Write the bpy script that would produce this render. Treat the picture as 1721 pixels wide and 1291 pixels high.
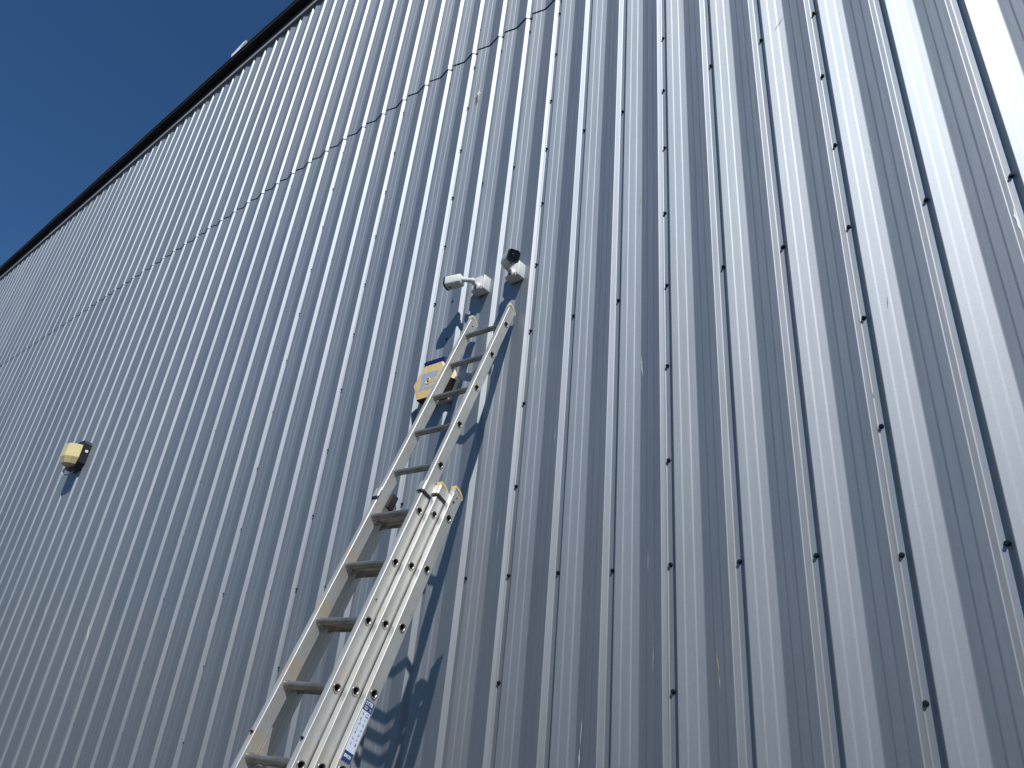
import bpy, bmesh, math, random
from mathutils import Vector, Matrix, noise
random.seed(7)
S = bpy.context.scene
for o in list(bpy.data.objects): bpy.data.objects.remove(o)
COL = S.collection

# ------------------------------------------------------------ camera, sky, sun
cam_d = bpy.data.cameras.new('camera'); cam = bpy.data.objects.new('camera', cam_d); COL.objects.link(cam)
cam_d.sensor_width = 36; cam_d.lens = 23.95; cam_d.clip_start = 0.05; cam_d.clip_end = 3000
Rm = Matrix(((0.783976, 0.212915, 0.583137), (0.614286, -0.401691, -0.679189), (0.089632, 0.890680, -0.445707)))
cam.matrix_world = Matrix.Translation((1.38486, -2.72490, 1.6)) @ Rm.to_4x4()
S.camera = cam

SUN = Vector((0.55, -0.58, 1.0)).normalized()
elev = math.asin(SUN.z); azim = math.atan2(SUN.x, SUN.y)
W = bpy.data.worlds.new('World'); S.world = W; W.use_nodes = True
nt = W.node_tree; nt.nodes.clear()
sky = nt.nodes.new('ShaderNodeTexSky'); sky.sky_type = 'NISHITA'; sky.sun_disc = False
sky.sun_elevation = elev; sky.sun_rotation = azim
sky.altitude = 1200; sky.air_density = 1.0; sky.dust_density = 0.0; sky.ozone_density = 3.5
bg = nt.nodes.new('ShaderNodeBackground'); bg.inputs['Strength'].default_value = 0.064
wo = nt.nodes.new('ShaderNodeOutputWorld')
tint = nt.nodes.new('ShaderNodeMix'); tint.data_type = 'RGBA'; tint.blend_type = 'MULTIPLY'; tint.inputs[0].default_value = 1.0
tint.inputs[7].default_value = (.62, 1.02, 1.30, 1)     # the deep, slightly violet blue of this clear sky
nt.links.new(sky.outputs[0], tint.inputs[6]); nt.links.new(tint.outputs[2], bg.inputs[0]); nt.links.new(bg.outputs[0], wo.inputs[0])
sl = bpy.data.lights.new('sun', 'SUN'); sl.energy = 5.0; sl.angle = math.radians(0.53); sl.color = (1, 0.965, 0.92)
so = bpy.data.objects.new('sun', sl); COL.objects.link(so)
so.rotation_euler = SUN.to_track_quat('Z', 'Y').to_euler(); so.location = (0, 0, 30)
S.view_settings.view_transform = 'Standard'; S.view_settings.look = 'None'
S.view_settings.exposure = 0.07; S.view_settings.gamma = 1.0; S.view_settings.use_curve_mapping = False
S.render.engine = 'CYCLES'
S.render.resolution_x = 1024; S.render.resolution_y = 768

# ------------------------------------------------------------ helpers
def link(o, parent=None):
    COL.objects.link(o)
    if parent: o.parent = parent
    return o
def mesh(name, verts, faces, mat=None, smooth=False, mats=None, fm=None):
    me = bpy.data.meshes.new(name); me.from_pydata([tuple(v) for v in verts], [], faces); me.update()
    for m in (mats or ([mat] if mat else [])): me.materials.append(m)
    if fm:
        for p, i in zip(me.polygons, fm): p.material_index = i
    if smooth:
        for p in me.polygons: p.use_smooth = True
    return me
def obj(name, me, parent=None, **props):
    o = bpy.data.objects.new(name, me); link(o, parent)
    for k, v in props.items(): o[k] = v
    return o
def thing(name, label, cat, loc=(0, 0, 0), group=None):
    o = bpy.data.objects.new(name, None); link(o); o.empty_display_size = .1
    o.location = loc; o['label'] = label; o['category'] = cat
    if group: o['group'] = group
    return o
def sharp(me, ang=35):
    for p in me.polygons: p.use_smooth = True
    try: me.set_sharp_from_angle(angle=math.radians(ang))
    except Exception: pass
    return me
def bm_mesh(name, bm, mat, ang=None):
    bmesh.ops.recalc_face_normals(bm, faces=bm.faces)
    me = bpy.data.meshes.new(name); bm.to_mesh(me); bm.free()
    if mat: me.materials.append(mat)
    if ang: sharp(me, ang)
    return me
def box_bm(bm, c, s, rot=None, bev=0.0, seg=2):
    r = bmesh.ops.create_cube(bm, size=1.0)
    vs = r['verts']
    for v in vs: v.co = Vector((v.co.x*s[0], v.co.y*s[1], v.co.z*s[2]))
    if bev:
        es = list({e for v in vs for e in v.link_edges})
        rr = bmesh.ops.bevel(bm, geom=es, offset=bev, segments=seg, affect='EDGES', profile=.5)
        vs = list({v for f in rr['faces'] for v in f.verts} | {v for v in vs if v.is_valid})
    M = (rot.to_4x4() if rot else Matrix.Identity(4))
    for v in vs: v.co = (M @ v.co) + Vector(c)
    return vs
def tube_bm(bm, a, b, r, n=16, r2=None, caps=True):
    a = Vector(a); b = Vector(b); r2 = r if r2 is None else r2
    z = (b-a).normalized(); x = z.orthogonal().normalized(); y = z.cross(x)
    A = [bm.verts.new(a+(x*math.cos(t)+y*math.sin(t))*r) for t in [2*math.pi*i/n for i in range(n)]]
    B = [bm.verts.new(b+(x*math.cos(t)+y*math.sin(t))*r2) for t in [2*math.pi*i/n for i in range(n)]]
    for i in range(n): bm.faces.new((A[i], A[(i+1) % n], B[(i+1) % n], B[i]))
    if caps: bm.faces.new(A[::-1]); bm.faces.new(B)
def path_tube(bm, pts, r, n=10):
    pts = [Vector(p) for p in pts]; rings = []
    for i, p in enumerate(pts):
        d = (pts[min(i+1, len(pts)-1)]-pts[max(i-1, 0)]).normalized()
        x = d.cross(Vector((0.3, .9, .2))).normalized(); y = d.cross(x)
        rings.append([bm.verts.new(p+(x*math.cos(2*math.pi*k/n)+y*math.sin(2*math.pi*k/n))*r) for k in range(n)])
    for A, B in zip(rings, rings[1:]):
        for k in range(n): bm.faces.new((A[k], A[(k+1) % n], B[(k+1) % n], B[k]))
    bm.faces.new(rings[0][::-1]); bm.faces.new(rings[-1])

# ------------------------------------------------------------ materials
def new_mat(name):
    m = bpy.data.materials.new(name); m.use_nodes = True
    return m, m.node_tree, m.node_tree.nodes['Principled BSDF']
def N(nt, t, **k):
    n = nt.nodes.new(t)
    for a, b in k.items(): setattr(n, a, b)
    return n
def noise_fac(nt, scale, stretch=(1, 1, 1), detail=4, rough=.6, src='Object'):
    tc = N(nt, 'ShaderNodeTexCoord'); mp = N(nt, 'ShaderNodeMapping'); mp.inputs['Scale'].default_value = stretch
    nz = N(nt, 'ShaderNodeTexNoise'); nz.inputs['Scale'].default_value = scale
    nz.inputs['Detail'].default_value = detail; nz.inputs['Roughness'].default_value = rough
    nt.links.new(tc.outputs[src], mp.inputs[0]); nt.links.new(mp.outputs[0], nz.inputs['Vector'])
    return nz
def ramp(nt, src, stops):
    r = N(nt, 'ShaderNodeValToRGB'); e = r.color_ramp.elements
    while len(e) < len(stops): e.new(.5)
    for el, (p, c) in zip(e, stops): el.position = p; el.color = (*c, 1) if len(c) == 3 else c
    nt.links.new(src, r.inputs[0]); return r
def mix(nt, fac, a, b, mode='MIX'):
    m = N(nt, 'ShaderNodeMix', data_type='RGBA', blend_type=mode)
    for sock, v in ((m.inputs[0], fac), (m.inputs[6], a), (m.inputs[7], b)):
        if hasattr(v, 'links') or hasattr(v, 'is_output'): nt.links.new(v, sock)
        else: sock.default_value = v if isinstance(v, float) else (*v, 1)
    return m.outputs[2]
def bump(nt, b, src, strength, dist):
    n = N(nt, 'ShaderNodeBump'); n.inputs['Strength'].default_value = strength; n.inputs['Distance'].default_value = dist
    nt.links.new(src, n.inputs['Height']); nt.links.new(n.outputs[0], b.inputs['Normal'])
def simple(name, col, rough=.5, metal=0., var=.12, scale=30, bumps=.15, dirt=None, dist=.001):
    m, t, b = new_mat(name)
    nz = noise_fac(t, scale, detail=5)
    lo = tuple(c*(1-var) for c in col); hi = tuple(min(1, c*(1+var)) for c in col)
    out = ramp(t, nz.outputs[0], [(.3, lo), (.7, hi)]).outputs[0]
    if dirt:
        nd = noise_fac(t, dirt[1], detail=8, rough=.7)
        f = ramp(t, nd.outputs[0], [(dirt[2], (0, 0, 0)), (dirt[2]+.15, (1, 1, 1))]).outputs[0]
        out = mix(t, f, out, dirt[0])
    t.links.new(out, b.inputs['Base Color'])
    b.inputs['Roughness'].default_value = rough; b.inputs['Metallic'].default_value = metal
    if bumps: bump(t, b, nz.outputs[0], bumps, dist)
    return m

def cladding_mat():
    m, t, b = new_mat('silver_grey_coated_steel')
    big = noise_fac(t, .55, (1, 1, .55), 5, .62)
    streak = noise_fac(t, 9, (6, 1, .22), 6, .7)
    fine = noise_fac(t, 160, (1, 1, .6), 3, .6)
    c1 = ramp(t, big.outputs[0], [(.3, (.345, .388, .428)), (.7, (.405, .432, .462))]).outputs[0]
    c2 = ramp(t, streak.outputs[0], [(.25, (.88, .87, .86)), (.75, (1.06, 1.06, 1.06))]).outputs[0]
    c3 = ramp(t, fine.outputs[0], [(.2, (.93, .93, .93)), (.8, (1.05, 1.05, 1.05))]).outputs[0]
    c = mix(t, 1.0, c1, c2, 'MULTIPLY'); c = mix(t, 1.0, c, c3, 'MULTIPLY')
    oi = N(t, 'ShaderNodeObjectInfo')
    c = mix(t, 1.0, c, ramp(t, oi.outputs['Random'], [(0, (.90, .915, .935)), (1, (1.06, 1.05, 1.035))]).outputs[0], 'MULTIPLY')
    # sparse pale scuffs, drawn out along the ribs
    sc = noise_fac(t, 5.5, (9, 1, .8), 9, .75)
    f = ramp(t, sc.outputs[0], [(.745, (0, 0, 0)), (.80, (.4, .4, .4))]).outputs[0]
    c = mix(t, f, c, (.55, .56, .55))
    # darker, browner tone growing towards the foot of the wall, broken up by streaks
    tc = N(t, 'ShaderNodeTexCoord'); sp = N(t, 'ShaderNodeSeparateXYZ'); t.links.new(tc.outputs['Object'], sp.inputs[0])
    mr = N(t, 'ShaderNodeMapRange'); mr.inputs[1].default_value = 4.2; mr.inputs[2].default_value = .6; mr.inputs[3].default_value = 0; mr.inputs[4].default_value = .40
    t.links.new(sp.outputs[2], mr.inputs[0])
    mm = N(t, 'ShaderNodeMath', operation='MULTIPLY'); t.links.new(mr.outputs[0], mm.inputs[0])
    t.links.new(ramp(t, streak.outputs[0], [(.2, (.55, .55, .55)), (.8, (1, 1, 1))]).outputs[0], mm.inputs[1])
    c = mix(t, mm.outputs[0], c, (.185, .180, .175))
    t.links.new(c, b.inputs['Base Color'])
    b.inputs['Metallic'].default_value = 1.0
    rr = ramp(t, streak.outputs[0], [(.2, (.64, .64, .64)), (.8, (.68, .68, .68))]).outputs[0]
    t.links.new(rr, b.inputs['Roughness'])
    bump(t, b, fine.outputs[0], .08, .0006)
    return m
M_CLAD = cladding_mat()
M_TRIM = simple('dark_grey_trim', (.055, .055, .062), .45, .2, .15, 12)
M_FLASH = simple('grey_flashing', (.27, .27, .28), .6, .1, .12, 12)
M_GUTTER = simple('black_brown_gutter', (.018, .015, .018), .5, 0, .2, 8)
M_FASCIA = simple('black_fascia_paint', (.006, .006, .008), .7, 0, .2, 8, .05)
M_FASCIA.node_tree.nodes['Principled BSDF'].inputs['Specular IOR Level'].default_value = .08
M_BLACK = simple('black_rubber', (.012, .012, .013), .6, 0, .2, 60)
M_SCREW = simple('dark_screw_head', (.02, .02, .022), .32, .5, .2, 300)
M_GROUND = simple('dusty_asphalt', (.05, .044, .038), .9, 0, .25, .8, .4, ((.04, .038, .036), 3, .55), .01)
M_WHITE = simple('white_camera_plastic', (.62, .635, .625), .42, 0, .03, 90, .05, ((.55, .54, .50), 22, .66))
M_GLASS = simple('camera_black_glass', (.006, .007, .010), .22, 0, .1, 50, 0)
M_GLASS.node_tree.nodes['Principled BSDF'].inputs['Specular IOR Level'].default_value = .22
M_LENS = simple('camera_lens', (.006, .009, .014), .15, 0, .1, 50, 0)
M_LENS.node_tree.nodes['Principled BSDF'].inputs['Specular IOR Level'].default_value = .3
M_YELLOW = simple('yellow_end_cap', (.60, .46, .17), .6, 0, .10, 60, .1, ((.35, .28, .16), 40, .58))
M_PALECAP = simple('worn_cream_end_cap', (.62, .55, .36), .6, 0, .1, 70, .1, ((.30, .26, .2), 50, .55))
M_BACKBOX = simple('black_bell_box_back', (.010, .009, .012), .45, 0, .1, 40)
M_BLUE = simple('blue_strobe_plastic', (.012, .018, .085), .25, 0, .1, 40, 0)
M_PALEPL = simple('pale_backplate_plastic', (.62, .60, .52), .5, 0, .06, 40)
M_CABLE = simple('pale_cable', (.62, .60, .52), .5, 0, .06, 40)
M_SCRAP = simple('white_scrap_sheet', (.72, .75, .76), .5, 0, .1, 30)

def siren_yellow():
    m, t, b = new_mat('faded_yellow_plastic')
    a = noise_fac(t, 14, (1, 1, .5), 7, .7); d = noise_fac(t, 60, (1, 1, .3), 5, .7)
    c = ramp(t, a.outputs[0], [(.3, (.58, .38, .16)), (.5, (.68, .50, .23)), (.72, (.74, .61, .34))]).outputs[0]
    f = ramp(t, d.outputs[0], [(.55, (0, 0, 0)), (.8, (.55, .55, .55))]).outputs[0]
    c = mix(t, f, c, (.42, .30, .16))
    t.links.new(c, b.inputs['Base Color']); b.inputs['Roughness'].default_value = .6
    bump(t, b, d.outputs[0], .2, .001); return m
M_SIREN = siren_yellow()
M_SIREN2 = simple('cream_yellow_plastic', (.60, .52, .26), .5, 0, .06, 8, .05)
M_LOGO = simple('weathered_blue_print', (.31, .41, .53), .6, 0, .25, 120, .05, ((.62, .47, .22), 70, .56))

def alu(name, stains=1.0):
    m, t, b = new_mat(name)
    a = noise_fac(t, 7, (1, 1, .35), 6, .65); f = noise_fac(t, 120, (2, 2, .15), 4, .6); d = noise_fac(t, 38, (1, 1, 1), 6, .7)
    c = ramp(t, a.outputs[0], [(.3, (.44, .445, .42)), (.7, (.60, .60, .57))]).outputs[0]
    c = mix(t, 1.0, c, ramp(t, f.outputs[0], [(.2, (.90, .90, .90)), (.8, (1.05, 1.05, 1.05))]).outputs[0], 'MULTIPLY')
    c = mix(t, ramp(t, d.outputs[0], [(.54, (0, 0, 0)), (.74, (.55, .55, .55))]).outputs[0], c, (.36, .34, .29))
    if stains:   # tan plaster splashes that sit on the stile just above every rung
        tc = N(t, 'ShaderNodeTexCoord'); sp = N(t, 'ShaderNodeSeparateXYZ'); t.links.new(tc.outputs['Object'], sp.inputs[0])
        def mth(op, x, y=None, z=None):
            n = N(t, 'ShaderNodeMath', operation=op)
            for i, v in enumerate((x, y, z)):
                if v is None: continue
                if isinstance(v, (int, float)): n.inputs[i].default_value = v
                else: t.links.new(v, n.inputs[i])
            return n.outputs[0]
        ph = mth('WRAP', mth('SUBTRACT', sp.outputs[2], 4.03+.055), .14, -.14)
        g = mth('SUBTRACT', 1.0, mth('MULTIPLY', mth('ABSOLUTE', ph), 14.0))
        low = mth('MULTIPLY', mth('SUBTRACT', 3.05, sp.outputs[2]), 1.1)
        n2 = noise_fac(t, 22, (1, 1, .5), 7, .75)
        s = mth('ADD', mth('MULTIPLY', n2.outputs[0], 1.9), mth('ADD', mth('MULTIPLY', g, .7), mth('MULTIPLY', mth('MINIMUM', low, 1.0), .45)))
        fs = ramp(t, s, [(.0, (0, 0, 0)), (1.0, (0, 0, 0))])
        fs.color_ramp.elements[0].position = .0
        mr = N(t, 'ShaderNodeMapRange'); mr.inputs[1].default_value = 1.62 if stains > .8 else 1.85; mr.inputs[2].default_value = 1.95 if stains > .8 else 2.15
        mr.inputs[3].default_value = 0; mr.inputs[4].default_value = .85*stains
        t.links.new(s, mr.inputs[0])
        c = mix(t, mr.outputs[0], c, (.56, .47, .35))
    t.links.new(c, b.inputs['Base Color'])
    b.inputs['Metallic'].default_value = .6
    rr = ramp(t, a.outputs[0], [(.2, (.40, .40, .40)), (.8, (.52, .52, .52))]).outputs[0]; t.links.new(rr, b.inputs['Roughness'])
    bump(t, b, f.outputs[0], .06, .0004)
    return m
M_ALU = alu('weathered_aluminium')
M_ALU_CLEAN = alu('worn_aluminium', .45)
def rung_mat():
    m, t, b = new_mat('scuffed_rung_aluminium')
    a = noise_fac(t, 30, (.4, 1, 1), 6, .7)
    c = ramp(t, a.outputs[0], [(.3, (.24, .225, .20)), (.7, (.46, .455, .44))]).outputs[0]
    d = noise_fac(t, 9, (1, 1, 1), 6, .7)
    c = mix(t, ramp(t, d.outputs[0], [(.46, (0, 0, 0)), (.66, (.8, .8, .8))]).outputs[0], c, (.27, .20, .13))
    t.links.new(c, b.inputs['Base Color']); b.inputs['Metallic'].default_value = .85; b.inputs['Roughness'].default_value = .34
    bump(t, b, a.outputs[0], .1, .0006); return m
M_RUNG = rung_mat()
M_LABEL = simple('pale_safety_label', (.62, .68, .78), .35, 0, .03, 90, 0)
M_LBLUE = simple('navy_label_print', (.02, .055, .17), .35, 0, .05, 90, 0)
M_PWHITE = simple('white_print', (.75, .78, .80), .4, 0, .03, 90, 0)
M_PDARK = simple('dark_print', (.05, .05, .06), .4, 0, .03, 90, 0)
M_PYEL = simple('amber_print', (.55, .42, .12), .4, 0, .03, 90, 0)

# ------------------------------------------------------------ ground
g = obj('ground', mesh('ground', [(-600, -900, 0), (600, -900, 0), (600, 900, 0), (-600, 900, 0)], [(0, 1, 2, 3)], M_GROUND))
g['kind'] = 'structure'

# ------------------------------------------------------------ building
P = .3                     # rib pitch
ZS = 6.896                 # lap between lower and upper sheets
ZT = 10.56                 # top of cladding
B = thing('metal_clad_building', 'tall warehouse wall clad in silver grey ribbed steel sheets under a black gutter', 'building', (0, 0, 0))

def smooth_poly(pts, r=.0040, seg=3):
    out = []
    for i, p in enumerate(pts):
        if i in (0, len(pts)-1): out.append(p); continue
        a = Vector(pts[i-1]); q = Vector(p); c = Vector(pts[i+1])
        ra = min(r, (a-q).length*.42); rc = min(r, (c-q).length*.42)
        s = q+(a-q).normalized()*ra; e = q+(c-q).normalized()*rc
        for k in range(seg+1):
            t = k/seg; v = s*(1-t)**2+q*2*t*(1-t)+e*t*t
            out.append((v.x, v.y))
    return out
G = .027; VD = .0262
def pitch_pts():
    # (u in metres within the pitch, depth) : crest edge, groove, light panel, V, dark panel
    return [(0, 0), (.0196, G), (.051, G), (.066, .000),
            (.1000, .0073), (.1042, .0096), (.1420, .0178), (.1462, .0202),
            (.180, VD),
            (.2170, .0186), (.2208, .0164), (.2590, .0090), (.2628, .0068)]
def sheet_profile(npitch=3, start_lap=True):
    pts = []
    for k in range(npitch):
        for x, y in pitch_pts(): pts.append((k*P+x, y))
    pts[0] = (-.002, .0012); pts.insert(1, (.0005, .001))   # begins tucked under the neighbouring sheet
    # runs over the next crest and part-way down its groove side, riding proud of the next sheet
    pts += [(npitch*P, -.0022), (npitch*P+.0150, G*.70-.0022), (npitch*P+.0168, G*.78-.0005)]
    return pts
prof = smooth_poly(sheet_profile())
def sheet_mesh(seed, z0, z1, dy, nz):
    rnd = random.Random(seed); vs = []; n = len(prof)
    zs = [z0+(z1-z0)*i/nz for i in range(nz+1)]
    ph = rnd.random()*50
    for z in zs:
        for x, y in prof:
            w = .0011*noise.noise(Vector((x*3.1+ph, z*.9, ph)))+.0006*noise.noise(Vector((x*9+ph, z*2.3, ph*2)))
            wx = .0012*noise.noise(Vector((ph, z*.7, 3.3)))
            vs.append((x+wx, y+dy+w*(1 if .0 < x < .9 else .4), z))
    fs = []
    for j in range(nz):
        for i in range(n-1):
            a = j*n+i; fs.append((a, a+1, a+n+1, a+n))
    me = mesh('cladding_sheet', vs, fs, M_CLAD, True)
    # flats stay flat: every vertex takes the normal of the wider strip beside it
    nrm = []
    for i in range(n):
        segs = [(prof[i], prof[i+1])] if i < n-1 else []
        if i > 0: segs.append((prof[i-1], prof[i]))
        L = [math.hypot(b[0]-a[0], b[1]-a[1]) for a, b in segs]
        if len(segs) == 2 and max(L)/max(min(L), 1e-9) < 1.8: use = segs
        else: use = [segs[L.index(max(L))]]
        v = Vector((0, 0, 0))
        for a, b in use: v += Vector((b[1]-a[1], -(b[0]-a[0]), 0)).normalized()
        nrm.append(v.normalized())
    out = []
    for z in zs:
        for i in range(n):
            t = Vector((.010*noise.noise(Vector((prof[i][0]*2+ph, z*.8, 5))), 0, .008*noise.noise(Vector((prof[i][0]*3, z*.6+ph, 8)))))
            out.append((nrm[i]+t).normalized())
    me.normals_split_custom_set_from_vertices(out)
    return me
K0, K1 = -40, 5            # sheet index range (each is 3 pitches = .9 m wide)
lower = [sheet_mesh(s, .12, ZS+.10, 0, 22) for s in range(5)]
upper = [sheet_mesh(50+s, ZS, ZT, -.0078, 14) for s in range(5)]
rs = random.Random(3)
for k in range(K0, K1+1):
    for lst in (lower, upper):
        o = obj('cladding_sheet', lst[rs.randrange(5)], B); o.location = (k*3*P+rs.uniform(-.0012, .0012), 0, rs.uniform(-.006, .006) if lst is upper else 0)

# screws: every groove at each purlin, and closer together in the lap grooves
def screw_mesh():
    bm = bmesh.new()
    tube_bm(bm, (0, G, 0), (0, G-.0025, 0), .0100, 14)            # washer
    tube_bm(bm, (0, G-.0025, 0), (0, G-.0055, 0), .0088, 14, .0075)
    tube_bm(bm, (0, G-.0055, 0), (0, G-.0125, 0), .0066, 6)         # hexagon head
    return bm_mesh('screw', bm, M_SCREW, 40)
SM = screw_mesh()
rows = [2.2717+1.4787*i for i in range(-1, 6)]
pos = []
for k in range(-60, 14):
    lap = (k % 3 == 0)
    zs = [z for z in rows if z < 10.4]
    if lap: zs = [rows[0]-.5+.4929*i for i in range(0, 20)]; zs = [rows[0]+.4929*i for i in range(-1, 19)]
    for z in zs:
        if .2 < z < 10.3: pos.append((k*P+(.031 if lap else .0405)+random.uniform(-.0025, .0025), z+random.uniform(-.012, .012)))
cp = Vector((1.385, 0, 1.6))
pos.sort(key=lambda p: (p[0]-1.385)**2+(p[1]-1.6)**2+7.4)
near = [p for p in pos if p[0] > -6][:260]; nset = set(near)
for x, z in near:
    o = obj('screw', SM, B); o.location = (x, 0, z); o.rotation_euler = (random.uniform(-.06, .06), random.uniform(0, 1), random.uniform(-.06, .06))
bm = bmesh.new()
for x, z in pos:
    if (x, z) in nset or x < -18: continue
    tube_bm(bm, (x, G, z), (x, G-.012, z), .007, 6)
obj('screw_row', bm_mesh('screw_row', bm, M_SCREW), B, kind='stuff')

def surf_y(x):
    u = x % P; pts = pitch_pts()+[(P, 0)]
    for a, b in zip(pts, pts[1:]):
        if a[0] <= u <= b[0]: return a[1]+(b[1]-a[1])*(u-a[0])/(b[0]-a[0])
    return 0
# two rubber plugged cable holes by the left camera
for x, z in ((-1.592, 4.198), (-1.591, 3.893)):
    bm = bmesh.new(); tube_bm(bm, (0, .010, 0), (0, -.0004, 0), .0125, 16, .0115)
    o = obj('rubber_plug', bm_mesh('rubber_plug', bm, M_BLACK, 40), B); o.location = (x, surf_y(x)-.001, z)

# thin paint scuffs and dirt marks lying on the sheet faces
def mark(name, x, z, w, h, mat, lean=0., n=9, seed=1, lift=.0012):
    r = random.Random(seed); vs = []; fs = []
    dy = -.0078 if z > ZS else 0
    for i in range(n+1):
        t = i/n; c = x+lean*(t-.5)+r.uniform(-.15, .15)*w; hw = w*.5*math.sin(math.pi*min(max(t, .04), .96))*r.uniform(.5, 1.1)
        zz = z+(t-.5)*h
        for s in (-1, 1):
            xx = c+s*hw; vs.append((xx, surf_y(xx)+dy-lift, zz))
    for i in range(n): fs.append((2*i, 2*i+1, 2*i+3, 2*i+2))
    o = obj(name, mesh(name, vs, fs, mat), B, kind='stuff'); return o
M_SCUFF = simple('pale_scuff', (.50, .52, .52), .6, 0, .1, 200, 0)
M_MOSS = simple('dark_bird_mess', (.085, .08, .05), .9, 0, .5, 160, .3)
M_OCHRE = simple('ochre_smear', (.33, .27, .15), .8, 0, .3, 160, 0)
for i, (x, z, w, h, mt, ln) in enumerate([
        (.751, 5.291, .006, .085, M_MOSS, .05), (.742, 5.275, .003, .06, M_MOSS, .035),
        (-1.670, 6.24, .034, .13, M_MOSS, -.01), (-1.662, 6.30, .045, .10, M_PALEPL, .0), (-1.682, 6.13, .014, .16, M_OCHRE, -.01),
        (-.128, 4.41, .007, .09, M_OCHRE, .01), (-.134, 4.33, .005, .06, M_OCHRE, .0),
        (-.112, 3.30, .012, .13, M_SCUFF, -.012), (.232, 1.885, .009, .085, M_OCHRE, -.008), (.236, 1.82, .003, .05, M_SCUFF, -.004),
        (-.045, 1.90, .0025, .11, M_SCUFF, .006), (-.040, 2.02, .002, .05, M_SCUFF, .004), (-.072, 2.3, .0025, .10, M_SCUFF, .002),
        (-.39, 1.60, .006, .10, M_SCUFF, .004), (-.395, 1.50, .008, .07, M_SCUFF, .0), (-.62, 3.0, .004, .08, M_SCUFF, .004),
        (-5.70, 2.05, .004, .35, M_SCUFF, -.05), (-5.55, 1.7, .003, .25, M_SCUFF, -.03), (-4.15, 1.72, .006, .22, M_SCUFF, -.03),
        (-4.22, 1.5, .004, .12, M_SCUFF, -.02), (-6.93, 2.45, .004, .6, M_SCUFF, -.08), (-3.6, 2.05, .006, .12, M_SCUFF, 0),
        (-1.72, 3.1, .003, .1, M_SCUFF, .01), (1.03, 3.30, .003, .06, M_MOSS, .008), (.92, 2.9, .003, .03, M_MOSS, .0),
        (-12.1, 7.9, .05, .5, M_SCUFF, -.05), (-9.6, 5.9, .03, .3, M_SCUFF, -.02), (1.515, 3.52, .010, .12, M_PWHITE, -.004),
        (-.86, 3.33, .004, .12, M_OCHRE, .0), (-.80, 3.5, .003, .1, M_SCUFF, .006), (-.96, 2.5, .004, .14, M_SCUFF, .004)]):
    mark('scuff_mark' if mt is not M_MOSS else 'dirt_mark', x, z, w, h, mt, ln, seed=i)

# eaves: flashing strip, boxed gutter with its brackets, roof and plain inner walls
XL, XR = -37.0, 5.6
def strip(name, y0, y1, z0, z1, mat, wav=0.0, n=60, x0=XL, x1=XR):
    vs, fs = [], []
    for i in range(n+1):
        x = x0+(x1-x0)*i/n; w = wav*noise.noise(Vector((x*.8, z0, 1.7))); w2 = wav*noise.noise(Vector((x*1.1, 9, z1)))
        vs += [(x, y0+w, z0), (x, y1, z0), (x, y1, z1), (x, y0+w2, z1)]
    for i in range(n):
        a = 4*i
        for k in range(4): fs.append((a+k, a+4+k, a+4+(k+1) % 4, a+(k+1) % 4))
    fs += [(3, 2, 1, 0), (4*n, 4*n+1, 4*n+2, 4*n+3)]
    return obj(name, mesh(name, vs, fs, mat), B)
strip('eaves_flashing', -.036, .045, 10.542, 10.604, M_FLASH, .003)
strip('fascia_board', -.022, .045, 10.607, 10.862, M_FASCIA, .002)
strip('gutter', -.104, .04, 10.865, 10.945, M_GUTTER, .010, 90)
strip('gutter_lip', -.116, -.102, 10.925, 10.952, M_TRIM, .010, 90)
for i in range(30):
    bm = bmesh.new(); box_bm(bm, (0, 0, 0), (.03, .07, .006), bev=.001)
    o = obj('gutter_bracket', bm_mesh('gutter_bracket', bm, M_TRIM), B); o.location = (XL+.8+i*1.45, -.060, 10.861)
def slab(name, a, b, mat):
    bm = bmesh.new(); c = [(p+q)/2 for p, q in zip(a, b)]; s = [abs(p-q) for p, q in zip(a, b)]
    box_bm(bm, c, s); return obj(name, bm_mesh(name, bm, mat), B)
slab('inner_wall', (XL+.05, .05, 0), (XR-.1, .2, 10.90), M_TRIM)
slab('end_wall', (XL, .21, 0), (XL+.2, 24, 10.90), M_TRIM)
slab('end_wall', (XR-.2, .21, 0), (XR, 24, 10.90), M_TRIM)
slab('rear_wall', (XL, 24.01, 0), (XR, 24.2, 10.90), M_TRIM)
slab('roof', (XL, .05, 10.947), (XR, 24.2, 11.05), M_TRIM)

# white scrap on the gutter
bm = bmesh.new(); rr = random.Random(5); n = 9; top = []; bot = []
for i in range(n):
    t = i/(n-1); x = -7.62+.46*t
    h = .16*math.sin(math.pi*(.08+.84*t))*(1+.12*rr.uniform(-1, 1))+.01
    top.append((x, -.122+.02*math.sin(4*t), 10.955+h)); bot.append((x, -.114, 10.945))
f = [bm.verts.new(p) for p in bot]+[bm.verts.new(p) for p in top[::-1]]
ff = bm.faces.new(f); ex = bmesh.ops.extrude_face_region(bm, geom=[ff])
for v in ex['geom']:
    if isinstance(v, bmesh.types.BMVert): v.co.y += .012
t_ = obj('sheet_scrap', bm_mesh('sheet_scrap', bm, M_SCRAP))
t_['label'] = 'small white torn scrap of sheet standing on the black gutter edge against the sky'; t_['category'] = 'scrap'

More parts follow.
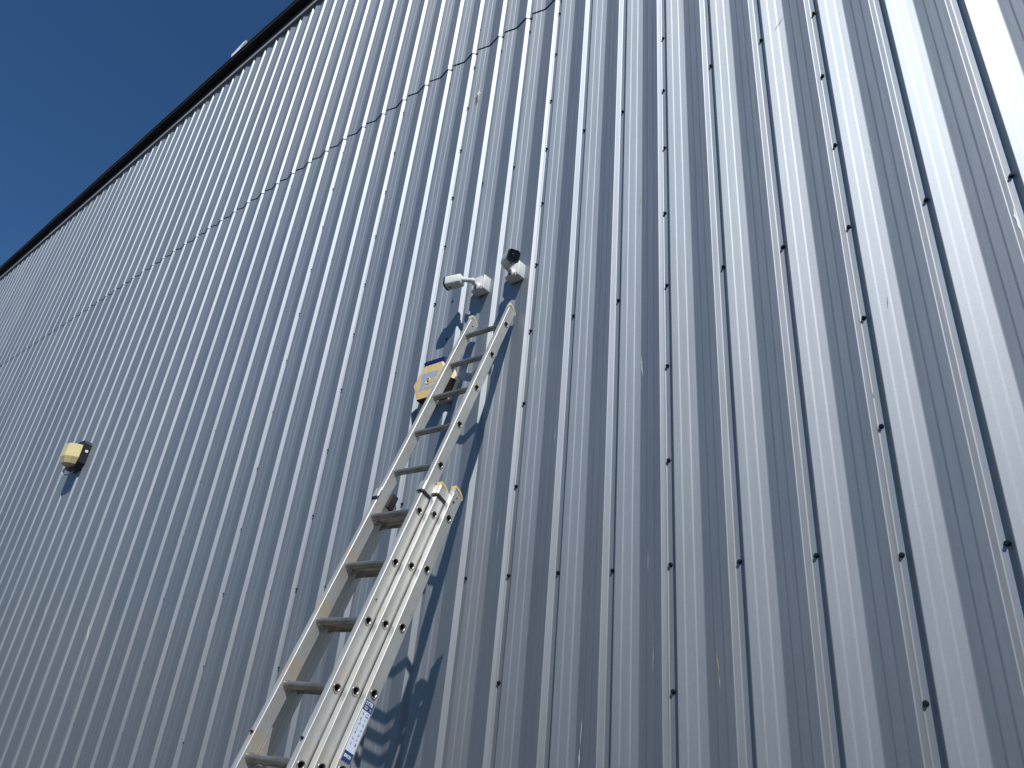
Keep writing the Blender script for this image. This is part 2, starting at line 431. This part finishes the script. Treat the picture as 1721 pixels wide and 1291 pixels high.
# ------------------------------------------------------------ extension ladder
lad = thing('extension_ladder', 'triple section aluminium extension ladder with yellow end caps leaning on the wall', 'ladder')
ex_ = Vector((.99834, .05678, .00968)).normalized(); nn = Vector((-.04942, .93075, -.36231)); up = -Vector((.02958, -.36123, -.93201))
up.normalize(); nn = (nn-up*nn.dot(up)).normalized(); ex_ = nn.cross(up).normalized()
R0 = Vector((-.97269, -.090, 3.75677)); L0 = 4.03
base = R0-up*L0
lad.matrix_world = Matrix(((ex_.x, nn.x, up.x, base.x), (ex_.y, nn.y, up.y, base.y), (ex_.z, nn.z, up.z, base.z), (0, 0, 0, 1)))
TH, DP, RP = .030, .066, .28042
WIN = .2995
SECT = []
for k in range(3):
    rz = [L0-i*RP+(.0194*k) for i in range(0 if k == 0 else 5, 15)]
    ztop = rz[0]+.162
    zbot = {0: 1.28, 1: .30, 2: .055}[k]
    SECT.append(dict(k=k, y=k*.0609, xo=k*.0369, xi=-WIN-k*.0369, rz=[z for z in rz if z > zbot+.08], zt=ztop, zb=zbot))

def rung_outline(r, n=20):
    out = []
    for i in range(n):
        a = 2*math.pi*i/n
        rr = r*(1+.085*math.cos(3*(a+math.pi/2-.37)))
        out.append((rr*math.cos(a), rr*math.sin(a)))     # (y, z)
    return out
HN = 20
def stile_mesh(x_out, sgn, sec):
    """box section stile; x_out = outer face, sgn=+1 when the outer face looks to +x"""
    y0 = sec['y']; h = DP/2; r = .0034; xs = x_out; xi = x_out-sgn*TH
    zt, zb = sec['zt']-.030, sec['zb']
    vs, fs = [], []
    def quad(a, b, c, d): i = len(vs); vs.extend([a, b, c, d]); fs.append((i, i+1, i+2, i+3))
    # front, back flanges and rounded corners, front (-y) side slightly grooved
    def corner(cx, cy, a0, a1, seg=4):
        return [(cx+r*math.cos(a0+(a1-a0)*t/seg), cy+r*math.sin(a0+(a1-a0)*t/seg)) for t in range(seg+1)]
    lo, hi = min(xs, xi), max(xs, xi)
    ring1 = corner(lo+r, y0-h+r, math.pi, 1.5*math.pi)+[]+corner(hi-r, y0-h+r, 1.5*math.pi, 2*math.pi)
    ring2 = corner(hi-r, y0+h-r, 0, .5*math.pi)+corner(lo+r, y0+h-r, .5*math.pi, math.pi)
    for ring in (ring1, ring2):
        n = len(ring); o = len(vs); zc = [zb, zt]
        for z in zc: vs.extend([(x, y, z) for x, y in ring])
        for i in range(n-1): fs.append((o+i, o+i+1, o+n+i+1, o+n+i))
    ya, yb = y0-h+r, y0+h-r
    zs = sec['rz']; cuts = [zt]+[(a+b)/2 for a, b in zip(zs, zs[1:])]+[zb]
    ro = rung_outline(.0163, HN)
    for x in (xs, xi):
        for z, c1, c0 in zip(zs, cuts, cuts[1:]):
            o = len(vs)
            for (py, pz) in ro: vs.append((x, y0+py, z+pz))
            for (py, pz) in ro:
                k = 1e9
                if abs(py) > 1e-9: k = min(k, ((yb-y0) if py > 0 else (ya-y0))/py)
                if abs(pz) > 1e-9: k = min(k, ((c1-z) if pz > 0 else (c0-z))/pz)
                vs.append((x, y0+py*k, z+pz*k))
            for i in range(HN):
                j = (i+1) % HN; a = vs[o+HN+i]; b = vs[o+HN+j]
                fs.append((o+i, o+j, o+HN+j, o+HN+i))
                # fill the rectangle corner between boundary points on different sides
                on = lambda v: ('y' if abs(v[1]-ya) < 1e-6 or abs(v[1]-yb) < 1e-6 else 'z')
                if on(a) != on(b):
                    cy = a[1] if on(a) == 'y' else b[1]; cz = a[2] if on(a) == 'z' else b[2]
                    q = len(vs); vs.append((x, cy, cz)); fs.append((o+HN+i, o+HN+j, q))
    # rounded head plate (side view: high at the front, falling to the back)
    hd = [(-h, zt), (h, zt)]+[(h*math.cos(a)*1.0 if False else -h+DP*math.cos(a), zt+.024*math.sin(a)) for a in [math.pi/2*i/8 for i in range(0, 9)]]
    o = len(vs)
    for x in (lo+.001, hi-.001):
        for y, z in hd: vs.append((x, y0+y, z))
    n = len(hd); fs.append(tuple(range(o, o+n))); fs.append(tuple(range(o+2*n-1, o+n-1, -1)))
    for i in range(n): j = (i+1) % n; fs.append((o+i, o+j, o+n+j, o+n+i))
    bm = bmesh.new(); me = mesh('tmp', vs, fs); bm.from_mesh(me); bpy.data.meshes.remove(me)
    bmesh.ops.remove_doubles(bm, verts=bm.verts, dist=1e-5)
    return bm_mesh('stile', bm, M_ALU if sgn < 0 and sec['k'] == 0 else M_ALU_CLEAN, 30)
def cap_mesh(x_out, sgn, sec, mat):
    y0 = sec['y']; h = DP/2; zt = sec['zt']-.030; xi = x_out-sgn*TH; lo, hi = min(x_out, xi)-.0012, max(x_out, xi)+.0012
    A = [math.pi/2*i/10 for i in range(11)]
    inner = [(-h+DP*math.cos(a), zt+.0245*math.sin(a)) for a in A]; outer = [(-h+(DP+.004)*math.cos(a)-(.004 if a > 1.5 else 0), zt+.0385*math.sin(a)) for a in A]
    vs, fs = [], []; n = 11
    for x in (lo, hi):
        for y, z in inner+outer: vs.append((x, y0+y, z))
    m = 2*n
    for i in range(n-1):
        fs += [(i, i+1, n+i+1, n+i), (m+i+1, m+i, m+n+i, m+n+i+1), (n+i, n+i+1, m+n+i+1, m+n+i), (i+1, i, m+i, m+i+1)]
    fs += [(0, n, m+n, m), (n-1, m+n-1, m+2*n-1, 2*n-1)]
    bm = bmesh.new(); me = mesh('t', vs, fs); bm.from_mesh(me); bpy.data.meshes.remove(me)
    return bm_mesh('end_cap', bm, mat, 40)
def rung_mesh(sec):
    xl, xr = sec['xi']-TH-.0006, sec['xo']+.0006
    out = rung_outline(.0160, 24); inn = rung_outline(.0136, 24); n = 24
    st = [(xr, 1.0), (xr-TH-.0005, 1.0), (xr-TH-.001, 1.22), (xr-TH-.004, 1.18), (xr-TH-.008, 1.0), (sec['xi']+.008, 1.0), (sec['xi']+.004, 1.18), (sec['xi']+.001, 1.22), (sec['xi']+.0005, 1.0), (xl, 1.0)]
    bm = bmesh.new(); R = []
    def ring(o, x, s): return [bm.verts.new((x, a*s, b*s)) for a, b in o]
    # flared lip at both ends outside the stile
    seq = [ring(inn, xr-.010, 1.0), ring(inn, xr+.0006, 1.0), ring(out, xr+.0022, .98), ring(out, xr+.0024, 1.10), ring(out, xr+.0010, 1.19), ring(out, xr-.0004, 1.20), ring(out, xr-.0005, 1.0)]
    seq += [ring(out, x, s) for x, s in st[1:-1]]
    seq += [ring(out, xl+.0005, 1.0), ring(out, xl-.001, 1.20), ring(out, xl-.0024, 1.10), ring(out, xl-.0022, .98), ring(inn, xl-.0006, 1.0), ring(inn, xl+.010, 1.0), ]
    seq += [ring(inn, (xl+xr)/2, .97)]
    for A, Bq in zip(seq, seq[1:]):
        for i in range(n): bm.faces.new((A[i], A[(i+1) % n], Bq[(i+1) % n], Bq[i]))
    A, Bq = seq[-1], seq[0]
    for i in range(n): bm.faces.new((A[i], A[(i+1) % n], Bq[(i+1) % n], Bq[i]))
    return bm_mesh('rung', bm, M_RUNG, 50)
for sec in SECT:
    for sgn in (1, -1):
        xo = sec['xo'] if sgn > 0 else sec['xi']-TH
        obj('stile', stile_mesh(xo, sgn, sec), lad)
        obj('end_cap', cap_mesh(xo, sgn, sec, M_PALECAP if sec['k'] == 0 else M_YELLOW), lad)
    rm = rung_mesh(sec)
    for z in sec['rz']:
        o = obj('rung', rm, lad); o.location = (0, sec['y'], z)
# guide brackets wrapping the stile of the section in front
for k in (1, 2):
    s0, s1 = SECT[k-1], SECT[k]
    zc0 = s0['rz'][5 if k == 1 else 0]+.100; zc1 = zc0+(.050 if k == 1 else .046)
    for sgn in (1, -1):
        xo = s0['xo'] if sgn > 0 else s0['xi']-TH
        def X(v): return xo+sgn*v
        y0 = s0['y']; h = DP/2
        path = [(-TH-.006, -h-.004), (-TH-.002, -h-.0065), (.0015, -h-.0065), (.0048, -h-.003), (.0048, h-.012), (.0075, h-.006)]
        th = .0022; vs, fs = [], []; inner = [(a, b) for a, b in path]; outer = [(path[0][0], path[0][1]-th), (path[1][0], path[1][1]-th), (.0025, -h-.0065-th), (.0048+th, -h-.004), (.0048+th, h-.012), (.0075+th, h-.006)]
        n = 6
        for z in (zc0, zc1):
            for a, b in inner+outer: vs.append((X(a), y0+b, z))
        m = 2*n
        for i in range(n-1):
            fs += [(i, i+1, m+i+1, m+i), (n+i, n+i+1, m+n+i+1, m+n+i), (i, i+1, n+i+1, n+i), (m+i, m+i+1, m+n+i+1, m+n+i)]
        fs += [(0, n, m+n, m), (n-1, 2*n-1, m+2*n-1, m+n-1)]
        bm = bmesh.new(); me = mesh('t', vs, fs); bm.from_mesh(me); bpy.data.meshes.remove(me)
        obj('guide_bracket', bm_mesh('guide_bracket', bm, M_ALU_CLEAN, 30), lad)
        vs = []; fs = []
        for z in (zc0-.0115, zc0-.0003):
            for a, b in inner+outer: vs.append((X(a*1.0), y0+b, z))
        for i in range(n-1):
            fs += [(i, i+1, m+i+1, m+i), (n+i, n+i+1, m+n+i+1, m+n+i), (i, i+1, n+i+1, n+i), (m+i, m+i+1, m+n+i+1, m+n+i)]
        fs += [(0, n, m+n, m), (n-1, 2*n-1, m+2*n-1, m+n-1)]
        bm = bmesh.new(); me = mesh('t', vs, fs); bm.from_mesh(me); bpy.data.meshes.remove(me)
        obj('bracket_shadow_band', bm_mesh('bracket_shadow_band', bm, M_BLACK, 30), lad)  # black band standing in for the shadow below the bracket edge
# black plastic guide block inside the left stile by the brackets
bm = bmesh.new(); box_bm(bm, (SECT[0]['xi']+.010, SECT[0]['y']+.052, SECT[1]['zt']-.055), (.018, .045, .085), bev=.004)
obj('guide_block', bm_mesh('guide_block', bm, M_BLACK, 40), lad)
# bolts
def bolt(x, y, z, d, r=.0035, l=.004, mat=None):
    bm = bmesh.new(); tube_bm(bm, (x, y, z), (x+d[0]*l, y+d[1]*l, z+d[2]*l), r, 10, r*.8)
    return obj('bolt', bm_mesh('bolt', bm, mat or M_SCREW, 40), lad)
for k in (1, 2):
    s = SECT[k]; bolt(s['xo'], s['y']-.004, s['zt']-.045, (1, 0, 0))
bolt(SECT[2]['xo'], SECT[2]['y']-.012, SECT[2]['zt']-.075, (1, 0, 0), .006, .003)
bolt(SECT[0]['xi'], SECT[0]['y']+.004, SECT[0]['zt']-.060, (1, 0, 0), .005, .004)
bolt(SECT[0]['xo']-.015, -DP/2, 1.585, (0, -1, 0), .006, .009); bolt(SECT[0]['xi']-.012, -DP/2, 1.585, (0, -1, 0), .006, .009)
bolt(SECT[0]['xo'], -.010, 2.16, (1, 0, 0), .004, .006, simple('rusty_bolt', (.18, .09, .04), .8, .2, .3, 200))
# triangular gusset plates at the foot of the top section, inside the left stile
bm = bmesh.new(); x = SECT[0]['xi']+.003
for xx in (x, x+.012):
    pass
vs = [(x, .033, 1.62), (x, .033, 1.50), (x, .075, 1.50), (x+.022, .06, 1.50), (x+.022, .033, 1.50), (x, .055, 1.56)]
bm = bmesh.new(); V = [bm.verts.new(v) for v in [(x, .030, 1.63), (x, .030, 1.50), (x, .082, 1.50), (x+.003, .030, 1.63), (x+.003, .030, 1.50), (x+.003, .082, 1.50)]]
for f in ((0, 1, 2), (5, 4, 3), (0, 3, 4, 1), (1, 4, 5, 2), (2, 5, 3, 0)): bm.faces.new([V[i] for i in f])
obj('gusset_plate', bm_mesh('gusset_plate', bm, M_ALU_CLEAN), lad)
# rubber feet on the base section
for sgn in (1, -1):
    s = SECT[2]; xc = (s['xo']-TH/2) if sgn > 0 else (s['xi']-TH/2)
    bm = bmesh.new(); box_bm(bm, (xc, s['y'], .055), (TH+.010, DP+.010, .05), bev=.005)
    obj('rubber_foot', bm_mesh('rubber_foot', bm, M_BLACK, 40), lad)
# safety label on the rear section's right stile
s = SECT[2]; zr8 = [z for z in s['rz']][3]; zr9 = s['rz'][4]
zA, zB = zr8-.030, zr9+.030; yA, yB = s['y']-.0265, s['y']+.024; xl_ = s['xo']+.0006
def plate(name, x, y0, y1, z0, z1, mat, parent, t=.0006):
    bm = bmesh.new(); box_bm(bm, (x+t/2, (y0+y1)/2, (z0+z1)/2), (t, abs(y1-y0), abs(z1-z0)))
    return obj(name, bm_mesh(name, bm, mat), parent)
lab = plate('safety_label', xl_, yA, yB, zA, zB, M_LABEL, lad)
xp = xl_+.0008
plate('header_band', xp, yA, yB, zA-.038, zA, M_LBLUE, lab, .0003)
plate('footer_band', xp, yA, yB, zB, zB+.034, M_LBLUE, lab, .0003)
def text(body, size, y, z, mat, parent, name='lettering', xx=None, bold=.0):
    cu = bpy.data.curves.new('t', 'FONT'); cu.body = body; cu.size = size; cu.align_x = 'CENTER'; cu.align_y = 'CENTER'; cu.extrude = .0001; cu.offset = bold
    tmp = bpy.data.objects.new('t', cu); COL.objects.link(tmp); bpy.context.view_layer.update()
    me = bpy.data.meshes.new_from_object(tmp.evaluated_get(bpy.context.evaluated_depsgraph_get())); bpy.data.objects.remove(tmp)
    me.materials.append(mat); o = obj(name, me, parent)
    # text plane faces +x : text right -> +y, text up -> +z
    o.matrix_local = Matrix(((0, 0, 1, xx if xx else xp+.0006), (1, 0, 0, y), (0, 1, 0, z), (0, 0, 0, 1)))
    return o
ym = (yA+yB)/2
text('LYTE', .0175, ym, zA-.011, M_PWHITE, lab, bold=.0006)
text('EN131', .014, ym, zB+.018, M_PWHITE, lab, bold=.0006)
for i in range(3): plate('print_line', xp+.0004, yA+.006, ym-.002+random.uniform(-.004, .004), zA-.0245-.0045*i, zA-.0230-.0045*i, M_PWHITE, lab, .0003)
text('X', .014, yB-.010, zA-.029, M_PWHITE, lab)
text('!', .014, yA+.014, zA-.050, M_PDARK, lab)
bm = bmesh.new(); vv = [bm.verts.new((xp, yA+.014+.008*math.sin(a), zA-.051+.009*math.cos(a))) for a in (0, 2.094, 4.188)]; bm.faces.new(vv)
obj('warning_triangle', bm_mesh('warning_triangle', bm, M_PYEL), lab)
bm = bmesh.new(); prev = None
path_tube(bm, [(xp+.0003, ym+.011+.0065*math.sin(a), zA-.050+.0065*math.cos(a)) for a in [i*.5 for i in range(11)]], .0012, 6)
obj('mandatory_ring', bm_mesh('mandatory_ring', bm, M_LBLUE), lab)
rl = random.Random(11)
for r_ in range(6):
    zz = zA-.070-r_*(zA-.070-zB-.045)/6
    for c_ in range(2):
        yy = yA+.014+c_*.023
        bm = bmesh.new()
        for q in range(3):      # tiny pictograms: a leaning ladder line and a figure
            a = rl.uniform(-.9, .9); c = Vector((xp+.0002, yy+rl.uniform(-.004, .004), zz+rl.uniform(-.004, .004)))
            d = Vector((0, math.sin(a), math.cos(a)))*rl.uniform(.002, .005); tube_bm(bm, c-d, c+d, rl.uniform(.0004, .0009), 5)
        obj('pictogram', bm_mesh('pictogram', bm, M_PDARK), lab)

# ------------------------------------------------------------ security cameras
def security_camera(name, label, cx, cz, rear, front, seed):
    t = thing(name, label, 'security camera', (cx, 0, cz))
    off = Vector((cx, 0, cz))
    bm = bmesh.new(); box_bm(bm, (0, -.019, 0), (.111, .066, .109), bev=.005, seg=3)
    jb = obj('junction_box', bm_mesh('junction_box', bm, M_WHITE, 40), t)
    for sx in (-1, 1):
        for sz in (-1, 1):
            bm = bmesh.new(); tube_bm(bm, (sx*.044, -.0515, sz*.043), (sx*.044, -.0535, sz*.043), .0045, 10)
            obj('box_screw', bm_mesh('box_screw', bm, M_TRIM, 40), jb)
    for sx in (-1, 1):
        bm = bmesh.new(); tube_bm(bm, (sx*.015-.005, -.03, -.0543), (sx*.015-.005, -.03, -.0555), .011, 16)
        obj('knockout', bm_mesh('knockout', bm, M_WHITE, 40), jb)
    # bracket: flange, ball neck, elbow
    b0 = Vector((.002, -.052, -.030))
    bm = bmesh.new()
    tube_bm(bm, b0, b0+Vector((0, -.010, 0)), .033, 28); tube_bm(bm, b0+Vector((0, -.010, 0)), b0+Vector((0, -.018, .001)), .030, 28, .020)
    tube_bm(bm, b0+Vector((0, -.014, 0)), b0+Vector((0, -.052, .012)), .0165, 20, .014)
    fl = obj('mount_flange', bm_mesh('mount_flange', bm, M_WHITE, 35), t)
    rear = Vector(rear)-off; front = Vector(front)-off; ax = (front-rear).normalized()
    e = b0+Vector((0, -.056, .016))
    bm = bmesh.new(); bmesh.ops.create_uvsphere(bm, u_segments=18, v_segments=12, radius=.0195)
    for v in bm.verts: v.co += e
    obj('ball_joint', bm_mesh('ball_joint', bm, M_WHITE, 60), t)
    bm = bmesh.new(); tube_bm(bm, e+Vector((-.003, -.0, .002)), rear-ax*.002, .0155, 18, .0145)
    tube_bm(bm, e.lerp(rear, .45)-ax*.004, e.lerp(rear, .45)+ax*.003, .0175, 20)
    tube_bm(bm, rear-ax*.012, rear+ax*.001, .018, 20, .022)
    obj('elbow_arm', bm_mesh('elbow_arm', bm, M_WHITE, 35), t)
    bm = bmesh.new(); tube_bm(bm, b0+Vector((.0, -.012, -.018)), b0+Vector((0, -.022, -.019)), .006, 10)
    obj('clamp_screw', bm_mesh('clamp_screw', bm, M_BLACK, 35), t)
    # bullet body: rounded square section along the axis
    zv = Vector((0, 0, 1)); side = ax.cross(zv).normalized(); upv = side.cross(ax).normalized()
    L = (front-rear).length
    def ring(bm, d, hw, r, cz=0):
        out = []
        for qx, qz, a0 in ((1, 1, 0), (-1, 1, 90), (-1, -1, 180), (1, -1, 270)):
            for i in range(5):
                a = math.radians(a0+90*i/4); x = qx*(hw-r)+r*math.cos(a); z = qz*(hw-r)+r*math.sin(a)
                out.append(bm.verts.new(rear+ax*d+side*x+upv*(z+cz)))
        return out
    def skin(rs, cap0=True, cap1=True):
        for A, Bq in zip(rs, rs[1:]):
            for i in range(20): bm.faces.new((A[i], A[(i+1) % 20], Bq[(i+1) % 20], Bq[i]))
        if cap0: bm.faces.new(rs[0][::-1])
        if cap1: bm.faces.new(rs[-1])
    bm = bmesh.new(); hw = .0395
    skin([ring(bm, 0, .024, .016), ring(bm, .005, .034, .016), ring(bm, .012, .0375, .020), ring(bm, L-.010, hw, .021)])
    body = obj('camera_body', bm_mesh('camera_body', bm, M_WHITE, 32), t)
    bm = bmesh.new(); skin([ring(bm, L-.0098, hw+.0012, .022), ring(bm, L+.003, hw+.0008, .022), ring(bm, L+.004, hw-.003, .020), ring(bm, L-.001, hw-.006, .018)], cap0=True)
    obj('front_bezel', bm_mesh('front_bezel', bm, M_BLACK, 32), body)
    bm = bmesh.new(); skin([ring(bm, L-.003, hw-.0064, .017), ring(bm, L+.0003, hw-.0066, .017)])
    obj('front_glass', bm_mesh('front_glass', bm, M_GLASS, 32), body)
    bm = bmesh.new(); c = rear+ax*(L+.0004); tube_bm(bm, c, c+ax*.0025, .014, 24, .012); 
    obj('lens', bm_mesh('lens', bm, M_LENS, 32), body)
    bm = bmesh.new()
    for sx in (-1, 1):
        for k in range(2):
            c2 = c+side*(sx*.021)+upv*(.012-.024*k); tube_bm(bm, c2, c2+ax*.001, .0045, 12)
    obj('infrared_lamp', bm_mesh('infrared_lamp', bm, M_LENS, 32), body)
    # underside mark and cable
    bm = bmesh.new(); box_bm(bm, (0, 0, 0), (.016, .018, .0008))
    mk = bm_mesh('data_sticker', bm, M_TRIM)
    o = obj('data_sticker', mk, body); o.matrix_local = Matrix.Translation(rear+ax*(L-.032)-upv*(hw+.0003)) @ Matrix((ax, side, upv)).transposed().to_4x4()
    return t
grp = 'white security cameras on square boxes above the ladder'
c1 = security_camera('security_camera', 'white bullet camera pointing left along the wall, above the left end of the ladder', -1.297, 4.200, (-1.372, -.122, 4.212), (-1.492, -.152, 4.205), 1)
c1['group'] = grp
c2 = security_camera('security_camera', 'white bullet camera showing its black glass front, above the right stile of the ladder', -1.007, 4.202, (-.995, -.128, 4.206), (-.880, -.192, 4.170), 2)
c2['group'] = grp

# ------------------------------------------------------------ alarm box behind the ladder
def hexpts(cx, cz, top, mid, bot, zt, zm, zb):
    return [(cx-mid, zm), (cx-bot, zb), (cx+bot, zb), (cx+mid, zm), (cx+top, zt), (cx-top, zt)]
def loft(name, layers, mat, parent, ang=25, caps=(True, True)):
    bm = bmesh.new(); rs = [[bm.verts.new((x, y, z)) for x, z in pts] for y, pts in layers]
    n = len(rs[0])
    for A, Bq in zip(rs, rs[1:]):
        for i in range(n): bm.faces.new((A[i], A[(i+1) % n], Bq[(i+1) % n], Bq[i]))
    if caps[0]: bm.faces.new(rs[0][::-1])
    if caps[1]: bm.faces.new(rs[-1])
    bmesh.ops.bevel(bm, geom=[e for e in bm.edges if e.calc_face_angle(0) > .3], offset=.002, segments=2, affect='EDGES')
    return obj(name, bm_mesh(name, bm, mat, ang), parent)
AB = thing('alarm_box', 'faded orange yellow six sided alarm box with blue top and worn print behind the ladder', 'alarm box', (-1.565, 0, 3.52), 'alarm boxes on the wall')
H0 = hexpts(0, 0, .080, .158, .108, .122, -.005, -.122)
def sc(pts, s, dz=0): return [(x*s, z*s+dz) for x, z in pts]
loft('backplate', [(.012, sc(H0, 1.07)), (-.022, sc(H0, 1.07))], M_PALEPL, AB)
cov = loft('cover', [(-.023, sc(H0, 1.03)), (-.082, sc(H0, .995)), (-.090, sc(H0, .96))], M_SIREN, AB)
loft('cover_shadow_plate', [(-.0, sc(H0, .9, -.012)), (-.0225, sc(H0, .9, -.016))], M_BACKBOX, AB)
loft('strobe_lens', [(-.008, [(-.100, .118), (-.100, .172), (.086, .172), (.098, .118)]), (-.074, [(-.092, .118), (-.092, .164), (.080, .164), (.090, .118)])], M_BLUE, AB)
for i in range(5):
    bm = bmesh.new(); box_bm(bm, (.083+.0115*i*.35, -.054, .105-.0165*i), (.012, .052, .0035), rot=Matrix.Rotation(math.radians(58), 3, 'Y'))
    obj('vent_slot', bm_mesh('vent_slot', bm, M_SIREN, 40), cov)
cov.data.materials.append(simple('brown_underside_shade', (.035, .024, .010), .8, 0, .2, 60))  # shade on the cover's downward faces painted in as dark brown
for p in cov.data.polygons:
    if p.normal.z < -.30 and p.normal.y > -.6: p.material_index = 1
# worn print on the front
def fplate(name, x0, x1, z0, z1, mat, y=-.0905, sk=0, jag=0, seed=0):
    r = random.Random(seed); n = 10; vs = []; fs = []
    for i in range(n+1):
        t = i/n; x = x0+(x1-x0)*t
        vs += [(x, y, z0+r.uniform(0, jag)), (x, y, z1-r.uniform(0, jag))]
    for i in range(n): fs.append((2*i, 2*i+2, 2*i+3, 2*i+1))
    return obj(name, mesh(name, vs, fs, mat), cov)
fplate('faded_print', -.088, .056, .020, .066, M_LOGO, jag=.006, seed=1)
fplate('faded_print', -.097, .047, -.062, -.034, M_LOGO, jag=.005, seed=2)
fplate('faded_print', -.090, -.038, -.030, .022, M_LOGO, y=-.0907, jag=.006, seed=3)
fplate('faded_print', .002, .016, -.022, .022, M_LOGO, jag=.006, seed=4)
fplate('faded_print', .024, .040, -.022, .018, M_LOGO, jag=.006, seed=5)
bm = bmesh.new(); path_tube(bm, [(-.024+.017*math.cos(a), -.0912, .0+.020*math.sin(a)) for a in [2*math.pi*i/20 for i in range(21)]], .0022, 6)
obj('printed_ring', bm_mesh('printed_ring', bm, M_PALEPL, 60), cov)
bm = bmesh.new(); tube_bm(bm, (-.024, -.0900, 0), (-.024, -.0918, 0), .0065, 14)
obj('cover_screw', bm_mesh('cover_screw', bm, M_BLACK, 40), cov)

# ------------------------------------------------------------ distant alarm box
FB = thing('alarm_box', 'small faceted cream yellow alarm box on a black back, alone on the far left', 'alarm box', (-7.57, 0, 3.97), 'alarm boxes on the wall')
def oct_(w, zt, zb, ch, chb):
    return [(-w, zb+chb), (-w+ch, zb), (w-ch, zb), (w, zb+chb), (w, zt-ch), (w-ch*.7, zt), (-w+ch*.7, zt), (-w, zt-ch)]
loft('backbox', [(.01, oct_(.165, .175, -.165, .04, .07)), (-.082, oct_(.162, .182, -.156, .04, .07))], M_BACKBOX, FB)
def ring8(s, zt, zb, w, y): return (y, [(-w, zb+.05*s), (-w*.62, zb), (w*.62, zb), (w, zb+.05*s), (w, zt-.035*s), (w*.7, zt), (-w*.7, zt), (-w, zt-.035*s)])
bm = bmesh.new()
# facets: plan outline (half) swept over three heights
plan = [(-.152, -.080), (-.128, -.150), (-.062, -.205), (.062, -.205), (.128, -.150), (.152, -.080)]
hts = [(.105, .90, -.052), (.120, .97, 0), (-.035, 1.0, 0), (-.110, .80, 0), (-.132, .52, 0)]
rs = []
for z, s_, _ in hts: rs.append([bm.verts.new((x*s_, -.080+(y+.080)*s_, z)) for x, y in plan])
for A, Bq in zip(rs, rs[1:]):
    for i in range(5): bm.faces.new((A[i], A[i+1], Bq[i+1], Bq[i]))
bm.faces.new(rs[0]); bm.faces.new(rs[-1][::-1])
obj('cover', bm_mesh('cover', bm, M_SIREN2), FB)
bm = bmesh.new(); box_bm(bm, (.1640, -.030, .055), (.004, .030, .028))
obj('white_sticker', bm_mesh('white_sticker', bm, M_PWHITE), FB)
bm = bmesh.new()
path_tube(bm, [(-.06, -.10, -.12), (-.065, -.115, -.17), (-.06, -.120, -.215), (-.045, -.105, -.235), (-.03, -.07, -.22), (-.02, -.03, -.17), (-.02, .0, -.13)], .010, 8)
obj('loop_cable', bm_mesh('loop_cable', bm, M_CABLE, 60), FB)
